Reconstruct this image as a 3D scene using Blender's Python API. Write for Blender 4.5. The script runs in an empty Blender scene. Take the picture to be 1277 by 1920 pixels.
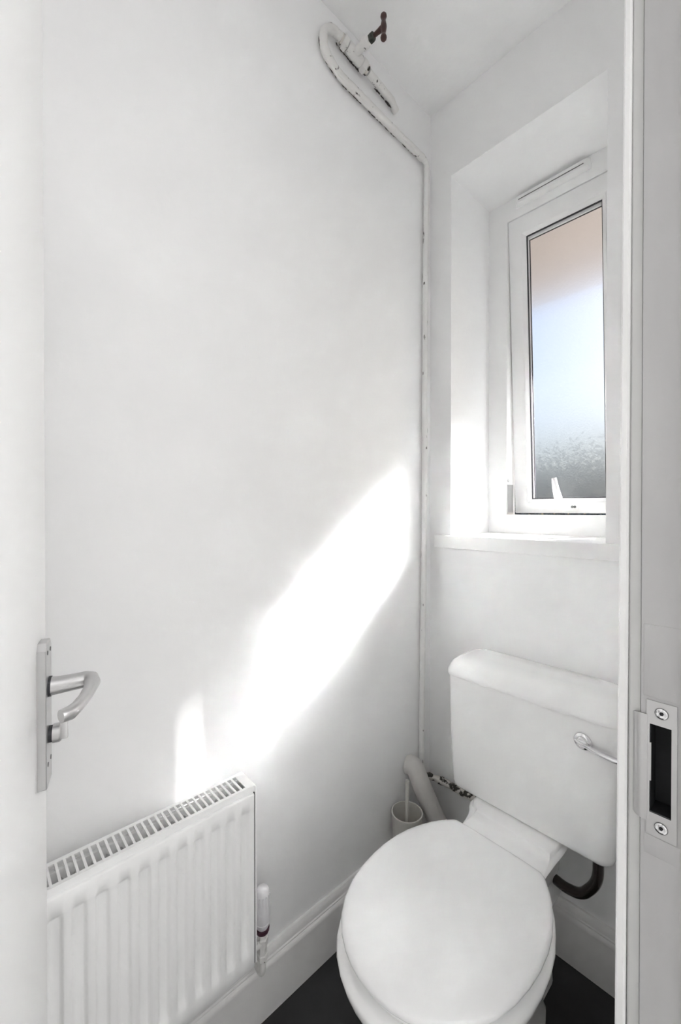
import bpy, bmesh, math, random
from mathutils import Vector, Matrix, noise
random.seed(7)

scene = bpy.context.scene
col = scene.collection

# ------------------------------------------------------------------ camera
F_PX, YAW, PITCH = 778.45, 0.8318, -0.0071
cam_data = bpy.data.cameras.new('camera')
cam = bpy.data.objects.new('camera', cam_data)
col.objects.link(cam)
cam.location = (0.8889, -1.2469, 1.25)
cam.rotation_euler = (math.pi / 2 + PITCH, 0, YAW)
cam_data.sensor_fit = 'VERTICAL'
cam_data.sensor_height = 36.0
cam_data.lens = 36.0 * F_PX / 1920.0
cam_data.shift_y = 1.5 / 1920.0
cam_data.clip_start = 0.02
scene.camera = cam

# ------------------------------------------------------------------ light
SUN_DIR = Vector((-1.0, -2.2, -1.65)).normalized()      # travel of the sunlight
w = bpy.data.worlds.new('world'); scene.world = w
w.use_nodes = True
nt = w.node_tree
bg = nt.nodes['Background']
sky = nt.nodes.new('ShaderNodeTexSky')
sky.sky_type = 'NISHITA'
sky.sun_disc = False
sky.sun_elevation = math.asin(-SUN_DIR.z)
sky.sun_rotation = math.atan2(-SUN_DIR.x, -SUN_DIR.y)
sky.air_density = 1.0
sky.dust_density = 3.0
nt.links.new(sky.outputs[0], bg.inputs[0])
bg.inputs[1].default_value = 0.17

sun_d = bpy.data.lights.new('sun', 'SUN')
sun_d.energy = 29.0
sun_d.angle = math.radians(1.0)
sun_d.color = (1.0, 0.985, 0.97)
sun = bpy.data.objects.new('sun', sun_d)
col.objects.link(sun)
sun.location = (3, 6, 6)
sun.rotation_euler = (-SUN_DIR).to_track_quat('Z', 'Y').to_euler()

def area(name, loc, rot, sx, sy, power, colr=(1, 1, 1)):
    d = bpy.data.lights.new(name, 'AREA')
    d.shape = 'RECTANGLE'; d.size = sx; d.size_y = sy; d.energy = power; d.color = colr
    o = bpy.data.objects.new(name, d); col.objects.link(o)
    o.location = loc; o.rotation_euler = rot
    return o
# unseen fill lamps added in the hallway to brighten the room
area('hall_fill_area', (1.75, -0.60, 2.60), (0, 0, 0), 1.0, 1.8, 7.5, (1.0, 1.0, 1.0))
pd = bpy.data.lights.new('hall_fill_point', 'POINT'); pd.energy = 24.5; pd.shadow_soft_size = 0.22  # added point fill for the ceiling and upper walls
po = bpy.data.objects.new('hall_fill_point', pd); col.objects.link(po); po.location = (1.75, -0.10, 1.95)

scene.view_settings.view_transform = 'Standard'
scene.view_settings.look = 'None'
scene.view_settings.exposure = 0.08
scene.view_settings.gamma = 1.0
scene.view_settings.use_curve_mapping = False
scene.cycles.caustics_refractive = True
scene.cycles.caustics_reflective = False
scene.cycles.max_bounces = 14
scene.cycles.sample_clamp_indirect = 0.0
scene.cycles.blur_glossy = 0.0
scene.cycles.diffuse_bounces = 10
scene.cycles.transparent_max_bounces = 12

# ------------------------------------------------------------------ materials
def mat(name, color, rough=0.5, metal=0.0, coat=0.0, bump=0.0, bscale=60.0, var=0.0, vscale=6.0, spec=0.5, stretch=None):
    m = bpy.data.materials.new(name); m.use_nodes = True
    n = m.node_tree; b = n.nodes['Principled BSDF']
    b.inputs['Roughness'].default_value = rough
    b.inputs['Metallic'].default_value = metal
    b.inputs['Specular IOR Level'].default_value = spec
    b.inputs['Coat Weight'].default_value = coat
    b.inputs['Coat Roughness'].default_value = 0.08
    tc = n.nodes.new('ShaderNodeTexCoord')
    src = tc.outputs['Object']
    if stretch:
        mp = n.nodes.new('ShaderNodeMapping'); mp.inputs['Scale'].default_value = stretch
        n.links.new(src, mp.inputs[0]); src = mp.outputs[0]
    c = tuple(color) + (1,)
    if var > 0:
        nz = n.nodes.new('ShaderNodeTexNoise'); nz.inputs['Scale'].default_value = vscale; nz.inputs['Detail'].default_value = 6
        n.links.new(src, nz.inputs['Vector'])
        r = n.nodes.new('ShaderNodeValToRGB')
        r.color_ramp.elements[0].position = 0.3; r.color_ramp.elements[1].position = 0.7
        r.color_ramp.elements[0].color = tuple(x * (1 - var) for x in color) + (1,)
        r.color_ramp.elements[1].color = tuple(min(1, x * (1 + var * 0.5)) for x in color) + (1,)
        n.links.new(nz.outputs['Fac'], r.inputs[0]); n.links.new(r.outputs[0], b.inputs['Base Color'])
    else:
        b.inputs['Base Color'].default_value = c
    if bump > 0:
        nb = n.nodes.new('ShaderNodeTexNoise'); nb.inputs['Scale'].default_value = bscale; nb.inputs['Detail'].default_value = 4
        n.links.new(src, nb.inputs['Vector'])
        bp = n.nodes.new('ShaderNodeBump'); bp.inputs['Strength'].default_value = bump; bp.inputs['Distance'].default_value = 0.004
        n.links.new(nb.outputs['Fac'], bp.inputs['Height']); n.links.new(bp.outputs[0], b.inputs['Normal'])
    return m

def speckled(name, base, dark, lo, hi, scale, rough=0.5, bump=0.4, detail=6.0, stretch=None):
    """paint that has flaked off in spots and shows what lies beneath"""
    m = mat(name, base, rough)
    n = m.node_tree; b = n.nodes['Principled BSDF']
    tc = n.nodes.new('ShaderNodeTexCoord'); src = tc.outputs['Object']
    if stretch:
        mp = n.nodes.new('ShaderNodeMapping'); mp.inputs['Scale'].default_value = stretch
        n.links.new(src, mp.inputs[0]); src = mp.outputs[0]
    nz = n.nodes.new('ShaderNodeTexNoise'); nz.inputs['Scale'].default_value = scale; nz.inputs['Detail'].default_value = detail
    n.links.new(src, nz.inputs['Vector'])
    r = n.nodes.new('ShaderNodeValToRGB')
    r.color_ramp.elements[0].position = lo; r.color_ramp.elements[0].color = tuple(base) + (1,)
    r.color_ramp.elements[1].position = hi; r.color_ramp.elements[1].color = tuple(dark) + (1,)
    n.links.new(nz.outputs['Fac'], r.inputs[0]); n.links.new(r.outputs[0], b.inputs['Base Color'])
    bp = n.nodes.new('ShaderNodeBump'); bp.inputs['Strength'].default_value = bump; bp.inputs['Distance'].default_value = 0.003
    bp.invert = True
    n.links.new(nz.outputs['Fac'], bp.inputs['Height']); n.links.new(bp.outputs[0], b.inputs['Normal'])
    return m

M = {}
M['wall'] = mat('white_emulsion', (0.92, 0.92, 0.92), 0.62, bump=0.12, bscale=45, var=0.012, vscale=2.5, spec=0.35)
M['ceiling'] = mat('ceiling_emulsion', (0.92, 0.92, 0.92), 0.8, bump=0.15, bscale=60, spec=0.2)
M['hall'] = mat('hall_emulsion', (0.88, 0.88, 0.88), 0.8)
M['gloss'] = mat('white_gloss_paint', (0.88, 0.88, 0.875), 0.3, bump=0.10, bscale=30, var=0.03, vscale=5, spec=0.5)
M['skirting'] = mat('skirting_paint', (0.87, 0.86, 0.85), 0.38, bump=0.12, bscale=40, var=0.05, vscale=9)
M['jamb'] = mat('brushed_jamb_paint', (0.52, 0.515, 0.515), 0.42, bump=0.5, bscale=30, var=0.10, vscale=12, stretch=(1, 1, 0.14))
M['door'] = mat('door_paint', (0.88, 0.88, 0.875), 0.4, bump=0.06, bscale=25, stretch=(1, 1, 0.2))
M['upvc'] = mat('window_plastic', (0.90, 0.90, 0.895), 0.3, spec=0.5)
M['sill'] = mat('sill_paint', (0.90, 0.90, 0.895), 0.32, bump=0.06, bscale=20)
M['gasket'] = mat('gasket_and_gap_black', (0.035, 0.035, 0.04), 0.6)
M['steel'] = mat('dull_steel', (0.55, 0.55, 0.55), 0.38, 1.0)
M['chrome'] = mat('chrome', (0.82, 0.82, 0.83), 0.09, 1.0)
M['satin'] = mat('satin_chrome', (0.60, 0.595, 0.595), 0.36, 1.0)
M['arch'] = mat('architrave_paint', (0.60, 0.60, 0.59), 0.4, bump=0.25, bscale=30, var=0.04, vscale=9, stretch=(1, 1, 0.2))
M['handle_white'] = mat('white_handle', (0.80, 0.80, 0.79), 0.35)
M['ceramic'] = mat('white_ceramic', (0.90, 0.90, 0.895), 0.10, coat=0.4)
M['lid'] = mat('white_lid_plastic', (0.86, 0.86, 0.86), 0.12)
M['rad'] = mat('radiator_enamel', (0.87, 0.87, 0.865), 0.32)
M['fin'] = mat('galvanised_fin', (0.72, 0.72, 0.71), 0.5)
M['black'] = mat('recess_shade_black', (0.012, 0.012, 0.014), 0.7, var=0.4, vscale=60)
M['floor'] = mat('dark_slate_vinyl', (0.028, 0.028, 0.029), 0.42, bump=0.12, bscale=25, var=0.45, vscale=7)
M['carpet'] = mat('hall_bounce_carpet', (0.78, 0.78, 0.77), 0.95, bump=0.4, bscale=200)  # unseen pale carpet, added to bounce hall light upward
M['pipe'] = speckled('flaking_white_pipe_paint', (0.78, 0.77, 0.75), (0.06, 0.05, 0.045), 0.625, 0.665, 48, 0.45, 0.6)
M['pipe_clean'] = speckled('lightly_chipped_pipe_paint', (0.82, 0.815, 0.80), (0.10, 0.085, 0.075), 0.655, 0.69, 60, 0.45, 0.5, stretch=(1, 1, 0.35))
M['pipe_rust'] = speckled('badly_flaked_pipe_paint', (0.70, 0.67, 0.63), (0.035, 0.03, 0.022), 0.50, 0.56, 55, 0.55, 0.8)
M['tap'] = mat('red_brown_tap_paint', (0.055, 0.022, 0.018), 0.4, var=0.3, vscale=60)
M['green'] = mat('dark_verdigris', (0.05, 0.055, 0.045), 0.6, var=0.6, vscale=90)
M['bronze'] = mat('dark_bronze_pipe', (0.028, 0.018, 0.015), 0.16, 0.5, var=0.4, vscale=20, coat=0.5)
M['waste'] = mat('white_waste_pipe_plastic', (0.66, 0.645, 0.62), 0.4, var=0.06, vscale=14)
M['brush'] = mat('milky_brush_plastic', (0.64, 0.625, 0.585), 0.45, var=0.05, vscale=12)
M['valve'] = mat('valve_white_plastic', (0.76, 0.75, 0.77), 0.3)
M['maroon'] = mat('dark_maroon_ring', (0.06, 0.02, 0.035), 0.4)
M['slot'] = mat('grey_slot', (0.16, 0.16, 0.16), 0.5)
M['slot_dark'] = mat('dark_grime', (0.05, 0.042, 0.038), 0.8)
M['soffit'] = mat('beige_soffit_paint', (0.62, 0.53, 0.47), 0.7)
M['outwall'] = mat('outside_brick_render', (0.55, 0.45, 0.38), 0.9)
M['ground'] = mat('outside_paving', (0.09, 0.088, 0.085), 0.9, var=0.2, vscale=1)
M['leaf'] = mat('hedge_leaves', (0.16, 0.18, 0.185), 0.8, var=0.5, vscale=4)
M['bark'] = mat('bark', (0.10, 0.08, 0.06), 0.9)
M['bristle'] = mat('bristles', (0.7, 0.7, 0.68), 0.7)

def frosted():
    m = bpy.data.materials.new('frosted_glass'); m.use_nodes = True
    n = m.node_tree
    for x in list(n.nodes): n.nodes.remove(x)
    out = n.nodes.new('ShaderNodeOutputMaterial')
    tr = n.nodes.new('ShaderNodeBsdfTransparent'); tr.inputs[0].default_value = (0.93, 0.95, 0.97, 1)
    rf = n.nodes.new('ShaderNodeBsdfRefraction'); rf.inputs['IOR'].default_value = 1.12
    rf.inputs['Roughness'].default_value = 1.0; rf.inputs['Color'].default_value = (0.94, 0.96, 0.98, 1)
    mx = n.nodes.new('ShaderNodeMixShader'); mx.inputs[0].default_value = 0.86
    gl = n.nodes.new('ShaderNodeBsdfGlossy'); gl.inputs['Roughness'].default_value = 0.25
    m2 = n.nodes.new('ShaderNodeMixShader'); m2.inputs[0].default_value = 0.05
    tl = n.nodes.new('ShaderNodeBsdfTranslucent'); tl.inputs[0].default_value = (0.92, 0.95, 1.0, 1)
    m3 = n.nodes.new('ShaderNodeMixShader'); m3.inputs[0].default_value = 0.002
    tc = n.nodes.new('ShaderNodeTexCoord')
    nz = n.nodes.new('ShaderNodeTexNoise'); nz.inputs['Scale'].default_value = 170; nz.inputs['Detail'].default_value = 3
    n.links.new(tc.outputs['Object'], nz.inputs['Vector'])
    bp = n.nodes.new('ShaderNodeBump'); bp.inputs['Strength'].default_value = 0.5; bp.inputs['Distance'].default_value = 0.004
    n.links.new(nz.outputs['Fac'], bp.inputs['Height'])
    n.links.new(bp.outputs[0], rf.inputs['Normal']); n.links.new(bp.outputs[0], gl.inputs['Normal'])
    n.links.new(tr.outputs[0], mx.inputs[1]); n.links.new(rf.outputs[0], mx.inputs[2])
    n.links.new(mx.outputs[0], m3.inputs[1]); n.links.new(tl.outputs[0], m3.inputs[2]); n.links.new(m3.outputs[0], m2.inputs[1]); n.links.new(gl.outputs[0], m2.inputs[2])
    n.links.new(m2.outputs[0], out.inputs[0])
    return m
M['glass'] = frosted()

# ------------------------------------------------------------------ mesh helpers
def box(bm, a, b, mtx=None):
    (x0, y0, z0), (x1, y1, z1) = a, b
    vs = [bm.verts.new(Vector(p) if mtx is None else mtx @ Vector(p)) for p in
          ((x0, y0, z0), (x1, y0, z0), (x1, y1, z0), (x0, y1, z0), (x0, y0, z1), (x1, y0, z1), (x1, y1, z1), (x0, y1, z1))]
    for f in ((0, 3, 2, 1), (4, 5, 6, 7), (0, 1, 5, 4), (1, 2, 6, 5), (2, 3, 7, 6), (3, 0, 4, 7)):
        bm.faces.new([vs[i] for i in f])
    return vs

def loft(bm, rings, cap0=True, cap1=True):
    rv = [[bm.verts.new(p) for p in r] for r in rings]
    k = len(rv[0])
    for i in range(len(rv) - 1):
        for j in range(k):
            bm.faces.new((rv[i][j], rv[i][(j + 1) % k], rv[i + 1][(j + 1) % k], rv[i + 1][j]))
    if cap0: bm.faces.new(list(reversed(rv[0])))
    if cap1: bm.faces.new(rv[-1])
    return rv

def tube(bm, pts, rad, seg=16, caps=True, flat=1.0):
    pts = [Vector(p) for p in pts]
    if not isinstance(rad, (list, tuple)): rad = [rad] * len(pts)
    rings = []; up = None
    for i, p in enumerate(pts):
        t = (pts[min(i + 1, len(pts) - 1)] - pts[max(i - 1, 0)]).normalized()
        if up is None:
            up = Vector((0, 0, 1)) if abs(t.z) < 0.9 else Vector((1, 0, 0))
        up = (up - t * up.dot(t)).normalized()
        s = t.cross(up)
        rings.append([p + (up * math.cos(2 * math.pi * k / seg) * flat + s * math.sin(2 * math.pi * k / seg)) * rad[i] for k in range(seg)])
    loft(bm, rings, caps, caps)

def round_path(pts, r, n=8):
    """polyline with rounded corners"""
    pts = [Vector(p) for p in pts]; out = [pts[0]]
    for i in range(1, len(pts) - 1):
        a, b, c = pts[i - 1], pts[i], pts[i + 1]
        d1 = (a - b); d2 = (c - b)
        rr = min(r, d1.length * 0.49, d2.length * 0.49)
        p1 = b + d1.normalized() * rr; p2 = b + d2.normalized() * rr
        for k in range(n + 1):
            t = k / n
            out.append(p1.lerp(b, t).lerp(b.lerp(p2, t), t))
    out.append(pts[-1])
    return out

def densify(pts, step):
    pts = [Vector(p) for p in pts]; out = [pts[0]]
    for a, b in zip(pts, pts[1:]):
        k = max(1, int((b - a).length / step))
        for i in range(1, k + 1): out.append(a.lerp(b, i / k))
    return out

def lumpy_tube(bm, pts, r, seed, amp=0.12, step=0.006, seg=14):
    pts = densify(pts, step)
    rad = [r * (1 + amp * noise.noise(p * 55 + Vector((seed, 0, 0))) + amp * 0.8 * noise.noise(p * 140 + Vector((0, seed, 0)))) for p in pts]
    off = [Vector((noise.noise(p * 6 + Vector((seed, 3, 0))), noise.noise(p * 6 + Vector((9, seed, 0))), noise.noise(p * 6 + Vector((0, 5, seed))))) * r * 0.12 for p in pts]
    tube(bm, [p + o for p, o in zip(pts, off)], rad, seg)

def lathe(bm, prof, seg=24, mtx=None, cap0=True, cap1=True):
    rings = []
    for r, z in prof:
        rings.append([(Vector((r * math.cos(2 * math.pi * k / seg), r * math.sin(2 * math.pi * k / seg), z))) for k in range(seg)])
    if mtx is not None: rings = [[mtx @ p for p in r] for r in rings]
    loft(bm, rings, cap0, cap1)

def bevel(bm, width, seg=2, angle=30):
    bm.normal_update()
    es = [e for e in bm.edges if len(e.link_faces) == 2 and e.calc_face_angle(0) > math.radians(angle)]
    bmesh.ops.bevel(bm, geom=es, offset=width, segments=seg, profile=0.5, affect='EDGES', clamp_overlap=True)

def obj(name, bm, m, parent=None, smooth=None, bev=0, bseg=2):
    bmesh.ops.recalc_face_normals(bm, faces=bm.faces[:])
    if bev: bevel(bm, bev, bseg)
    me = bpy.data.meshes.new(name); bm.to_mesh(me); bm.free()
    me.materials.append(m)
    if smooth is not None or bev:
        for p in me.polygons: p.use_smooth = True
        me.set_sharp_from_angle(angle=math.radians(smooth if smooth else 35))
    o = bpy.data.objects.new(name, me); col.objects.link(o)
    if parent is not None:
        o.parent = parent
        o.matrix_parent_inverse = Matrix.Translation(parent_world(parent)).inverted()
    return o

def parent_world(p):
    v = Vector(p.location)
    while p.parent is not None:
        # children keep world-space mesh data, so nested parents carry no offset of their own
        p = p.parent
        v = v * 0 + Vector(p.location)
    return v

def thing(name, loc, label=None, cat=None, group=None, kind=None):
    o = bpy.data.objects.new(name, None); col.objects.link(o)
    o.location = loc; o.empty_display_size = 0.05
    if label: o['label'] = label
    if cat: o['category'] = cat
    if group: o['group'] = group
    if kind: o['kind'] = kind
    return o

def part(name, bm, m, parent, **k):
    """mesh written in world coordinates, hung under its thing"""
    bmesh.ops.recalc_face_normals(bm, faces=bm.faces[:])
    bev = k.get('bev', 0)
    if bev: bevel(bm, bev, k.get('bseg', 2))
    root = parent
    while root.parent is not None: root = root.parent
    bmesh.ops.translate(bm, verts=bm.verts[:], vec=-Vector(root.location))
    me = bpy.data.meshes.new(name); bm.to_mesh(me); bm.free()
    me.materials.append(m)
    sm = k.get('smooth')
    if sm is not None or bev:
        for p in me.polygons: p.use_smooth = True
        me.set_sharp_from_angle(angle=math.radians(sm if sm else 35))
    o = bpy.data.objects.new(name, me); col.objects.link(o)
    o.parent = parent
    if k.get('label'): o['label'] = k['label']
    if k.get('kind'): o['kind'] = k['kind']
    return o

def struct(name, bm, m, label, cat, **k):
    o = obj(name, bm, m, None, k.get('smooth'), k.get('bev', 0))
    o['kind'] = 'structure'; o['label'] = label; o['category'] = cat
    return o

B = bmesh.new

# ------------------------------------------------------------------ room shell
H = 2.654
XR0, XR1 = 0.768, 0.868          # wall with the doorway
YJ = -0.661                      # strike-side lining face
YH = -1.347                      # hinge-side lining face
XHALL, YH0, YH1 = 2.5, -2.6, 0.9
YF = -1.62                       # near end of the toilet room

bm = B(); box(bm, (-0.12, YF - 0.1, -0.1), (0, 0.36, H)); struct('wall_left', bm, M['wall'], 'white painted left wall with the radiator and a patch of sun', 'wall')
bm = B()
box(bm, (0, 0, 0), (0.086, 0.262, H)); box(bm, (0.553, 0, 0), (XR1, 0.262, H))
box(bm, (0.086, 0, 0), (0.553, 0.262, 1.118)); box(bm, (0.086, 0, 2.397), (0.553, 0.262, H))
box(bm, (0, 0.262, 0), (0.055, 0.36, H)); box(bm, (0.62, 0.262, 0), (XR1, 0.36, H))
box(bm, (0.055, 0.262, 0), (0.62, 0.36, 1.118)); box(bm, (0.055, 0.262, 2.425), (0.62, 0.36, H))
struct('wall_back', bm, M['wall'], 'white back wall with the deep window recess behind the toilet', 'wall')
bm = B()
box(bm, (XR0, YJ + 0.03, 0), (XR1, 0, H)); box(bm, (XR0, YF, 0), (XR1, YH - 0.03, H)); box(bm, (XR0, YH - 0.03, 2.58), (XR1, YJ + 0.03, H))
struct('wall_right', bm, M['wall'], 'white right wall holding the doorway, seen edge on', 'wall')
bm = B(); box(bm, (0, YF - 0.1, 0), (XR1, YF, H)); struct('wall_front', bm, M['wall'], 'white end wall of the toilet room behind the open door', 'wall')
bm = B(); box(bm, (-0.12, YH0 - 0.1, H), (XHALL + 0.1, 0.36, H + 0.12)); box(bm, (XR1, 0.36, H), (XHALL + 0.1, YH1 + 0.1, H + 0.12))
struct('ceiling', bm, M['ceiling'], 'white painted ceiling above the window and the pipes', 'ceiling')
bm = B(); box(bm, (-0.12, YF - 0.1, -0.1), (XR1, 0.36, 0))
struct('floor', bm, M['floor'], 'dark slate coloured vinyl floor under the toilet', 'floor')
bm = B(); box(bm, (XR1, YH0 - 0.1, -0.1), (XHALL + 0.1, YH1 + 0.1, 0)); struct('floor_hallway', bm, M['carpet'], 'pale carpet added to the unseen hallway to bounce light', 'floor')
bm = B(); box(bm, (XHALL, YH0, 0), (XHALL + 0.1, YH1, H)); struct('wall_hall_far', bm, M['hall'], 'pale hallway wall behind the photographer', 'wall')
bm = B(); box(bm, (XR1, YH1, 0), (XHALL, YH1 + 0.1, H)); struct('wall_hall_end', bm, M['hall'], 'pale end wall of the hallway', 'wall')
bm = B(); box(bm, (XR1, YH0 - 0.1, 0), (XHALL, YH0, H)); struct('wall_hall_start', bm, M['hall'], 'pale near wall of the hallway', 'wall')
bm = B(); box(bm, (XR1 - 0.1, YH0 - 0.1, 0), (XR1, YF - 0.1, H)); struct('wall_hall_side', bm, M['hall'], 'pale hallway wall beyond the toilet room', 'wall')

# skirting boards: moulded profile swept along the wall
SK = [(0, 0.160), (0.006, 0.159), (0.0095, 0.154), (0.0115, 0.146), (0.012, 0.139), (0.0145, 0.1365), (0.0145, 0.133), (0.018, 0.1305),
      (0.0205, 0.126), (0.0205, 0.121), (0.0185, 0.119), (0.0190, 0.0), (0, 0)]
bm = B(); loft(bm, [[Vector((o, y, z)) for o, z in SK] for y in (YF, -0.0)])
struct('baseboard_left', bm, M['skirting'], 'moulded white skirting board along the left wall under the radiator', 'skirting board', smooth=40)
bm = B(); loft(bm, [[Vector((x, -o, z)) for o, z in SK] for x in (0.0, XR0)])
struct('baseboard_back', bm, M['skirting'], 'moulded white skirting board behind the toilet', 'skirting board', smooth=40)

# ------------------------------------------------------------------ window
win = thing('window_1', (0.33, 0.262, 1.163), 'white plastic window with a frosted pane, open a crack at the bottom', 'window', kind='structure')
WY = 0.262
def ring4(bm, o, i, y0, y1):
    """rectangular frame: outer (x0,z0,x1,z1), inner the same"""
    (a0, c0, a1, c1), (b0, d0, b1, d1) = o, i
    R = []
    for y in (y0, y1):
        R.append([Vector((a0, y, c0)), Vector((a1, y, c0)), Vector((a1, y, c1)), Vector((a0, y, c1))])
    I = []
    for y in (y0, y1):
        I.append([Vector((b0, y, d0)), Vector((b1, y, d0)), Vector((b1, y, d1)), Vector((b0, y, d1))])
    v = [[bm.verts.new(p) for p in r] for r in R + I]
    for k in range(4):
        l = (k + 1) % 4
        bm.faces.new((v[0][k], v[0][l], v[2][l], v[2][k]))      # front
        bm.faces.new((v[1][k], v[3][k], v[3][l], v[1][l]))      # back
        bm.faces.new((v[0][k], v[1][k], v[1][l], v[0][l]))      # outside
        bm.faces.new((v[2][k], v[2][l], v[3][l], v[3][k]))      # inside
bm = B(); ring4(bm, (0.056, 1.120, 0.619, 2.424), (0.1575, 1.232, 0.5520, 2.322), WY, WY + 0.07)
part('window_frame', bm, M['upvc'], win, bev=0.003)
# the sash: top hung, so it turns about its upper edge and its foot stands out
TILT = math.radians(3.4)
S0 = (0.1605, 1.236, 0.5375, 2.3185)       # outer x0 z0 x1 z1
G0 = (0.222, 1.288, 0.465, 2.246)         # glazing opening
Rm = Matrix.Translation((0, WY, S0[3])) @ Matrix.Rotation(TILT, 4, 'X') @ Matrix.Translation((0, -WY, -S0[3]))
def sashpart(name, bm, m, par, **k):
    bmesh.ops.transform(bm, matrix=Rm, verts=bm.verts[:])
    return part(name, bm, m, par, **k)
bm = B()
b_ = 0.012
ring4(bm, S0, (G0[0] - b_, G0[1] - b_, G0[2] + b_, G0[3] + b_), WY, WY + 0.058)
sash = sashpart('sash', bm, M['upvc'], win, bev=0.004)
# sloping glazing bead
bm = B()
def slope_ring(bm, o, i, yo, yi, yb):
    (a0, c0, a1, c1), (b0, d0, b1, d1) = o, i
    L = [[(a0, yo, c0), (a1, yo, c0), (a1, yo, c1), (a0, yo, c1)], [(b0, yi, d0), (b1, yi, d0), (b1, yi, d1), (b0, yi, d1)],
         [(b0, yb, d0), (b1, yb, d0), (b1, yb, d1), (b0, yb, d1)], [(a0, yb, c0), (a1, yb, c0), (a1, yb, c1), (a0, yb, c1)]]
    v = [[bm.verts.new(p) for p in r] for r in L]
    for q in range(4):
        for k in range(4):
            l = (k + 1) % 4; n = (q + 1) % 4
            bm.faces.new((v[q][k], v[q][l], v[n][l], v[n][k]))
slope_ring(bm, (G0[0] - b_, G0[1] - b_, G0[2] + b_, G0[3] + b_), (G0[0], G0[1], G0[2], G0[3]), WY + 0.001, WY + 0.009, WY + 0.02)
sashpart('glazing_bead', bm, M['upvc'], sash, smooth=30)
bm = B(); ring4(bm, (G0[0] - 0.001, G0[1] - 0.001, G0[2] + 0.001, G0[3] + 0.001), (G0[0] + 0.0035, G0[1] + 0.003, G0[2] - 0.002, G0[3] - 0.0035), WY + 0.0095, WY + 0.014)
sashpart('gasket', bm, M['gasket'], sash, label='thin black rubber gasket')
bm = B(); ring4(bm, (G0[0] - 0.001, G0[1] - 0.001, G0[2] + 0.001, G0[3] + 0.001), (G0[0] + 0.005, G0[1] + 0.002, G0[2] - 0.002, G0[3] - 0.012), WY + 0.0165, WY + 0.022)
sashpart('spacer_bar', bm, M['upvc'], sash)
bm = B(); ring4(bm, (G0[0] + 0.003, G0[1] + 0.001, G0[2] - 0.001, G0[3] - 0.011), (G0[0] + 0.0075, G0[1] + 0.003, G0[2] - 0.003, G0[3] - 0.0135), WY + 0.022, WY + 0.026)
sashpart('gasket', bm, M['gasket'], sash, label='thin black rubber gasket')
bm = B()
v = [bm.verts.new(p) for p in ((G0[0] - 0.004, WY + 0.0165 + 0.010, G0[1] - 0.004), (G0[2] + 0.004, WY + 0.0265, G0[1] - 0.004), (G0[2] + 0.004, WY + 0.0265, G0[3] + 0.004), (G0[0] - 0.004, WY + 0.0265, G0[3] + 0.004))]
bm.faces.new(v)
sashpart('pane', bm, M['glass'], sash, label='frosted glass pane')
# handle on the bottom rail
hd = B(); box(hd, (0.318, WY - 0.007, 1.246), (0.384, WY + 0.001, 1.277))
handle = sashpart('handle_base', hd, M['upvc'], sash, bev=0.003)
bm = B()
tube(bm, [(0.333, WY - 0.006, 1.262), (0.334, WY - 0.022, 1.264), (0.329, WY - 0.028, 1.285), (0.320, WY - 0.030, 1.33), (0.316, WY - 0.030, 1.362)],
     [0.013, 0.014, 0.0135, 0.0105, 0.0080], 12)
sashpart('lever', bm, M['upvc'], sash, smooth=60, label='slim white lever pointing up')
for x, z in ((0.341, 1.268), (0.366, 1.259), (0.374, 1.259)):
    bm = B(); lathe(bm, [(0.0045, 0), (0.0045, 0.0022), (0.003, 0.003)], 12, Matrix.Translation((x, WY - 0.0065, z)) @ Matrix.Rotation(math.pi / 2, 4, 'X'))
    sashpart('screw', bm, M['slot'], sash)
# friction stay seen in the crack on the hinge side
bm = B(); box(bm, (0.1578, WY + 0.004, 1.234), (0.1596, WY + 0.05, 1.345)); part('hinge_stay', bm, M['steel'], win, label='grey metal friction stay')
bm = B(); lathe(bm, [(0.006, 0), (0.006, 0.003), (0.004, 0.004)], 12, Matrix.Translation((0.1578, WY + 0.012, 1.36)) @ Matrix.Rotation(math.pi / 2, 4, 'Y')); part('stay_rivet', bm, M['steel'], win)
# trickle vent along the head of the frame
bm = B()
prof = [(0, 0.040), (-0.013, 0.040), (-0.022, 0.034), (-0.025, 0.022), (-0.022, 0.010), (-0.010, 0.006), (0, 0.006)]
def ventring(x, s):
    return [Vector((x, WY + a * s, 2.347 + 0.023 + (b - 0.023) * (0.6 + 0.4 * s))) for a, b in prof]
loft(bm, [ventring(0.195, 0.35), ventring(0.199, 0.75), ventring(0.206, 1), ventring(0.425, 1), ventring(0.432, 0.75), ventring(0.436, 0.35)])
vent = part('trickle_vent', bm, M['upvc'], win, smooth=50)
bm = B(); box(bm, (0.210, WY - 0.0258, 2.3652), (0.422, WY - 0.015, 2.3672)); part('vent_slot', bm, M['slot'], vent)
bm = B(); box(bm, (0.192, WY - 0.006, 2.352), (0.439, WY, 2.388)); part('vent_backplate', bm, M['upvc'], vent, bev=0.002)
# window board
bm = B()
box(bm, (0.086, 0.0, 1.1185), (0.553, WY + 0.004, 1.163)); box(bm, (0.034, -0.026, 1.119), (0.64, 0.0, 1.163))
bmesh.ops.remove_doubles(bm, verts=bm.verts[:], dist=0.0001)
part('window_sill', bm, M['sill'], win, bev=0.004, label='painted window board with a square nosing')

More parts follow.
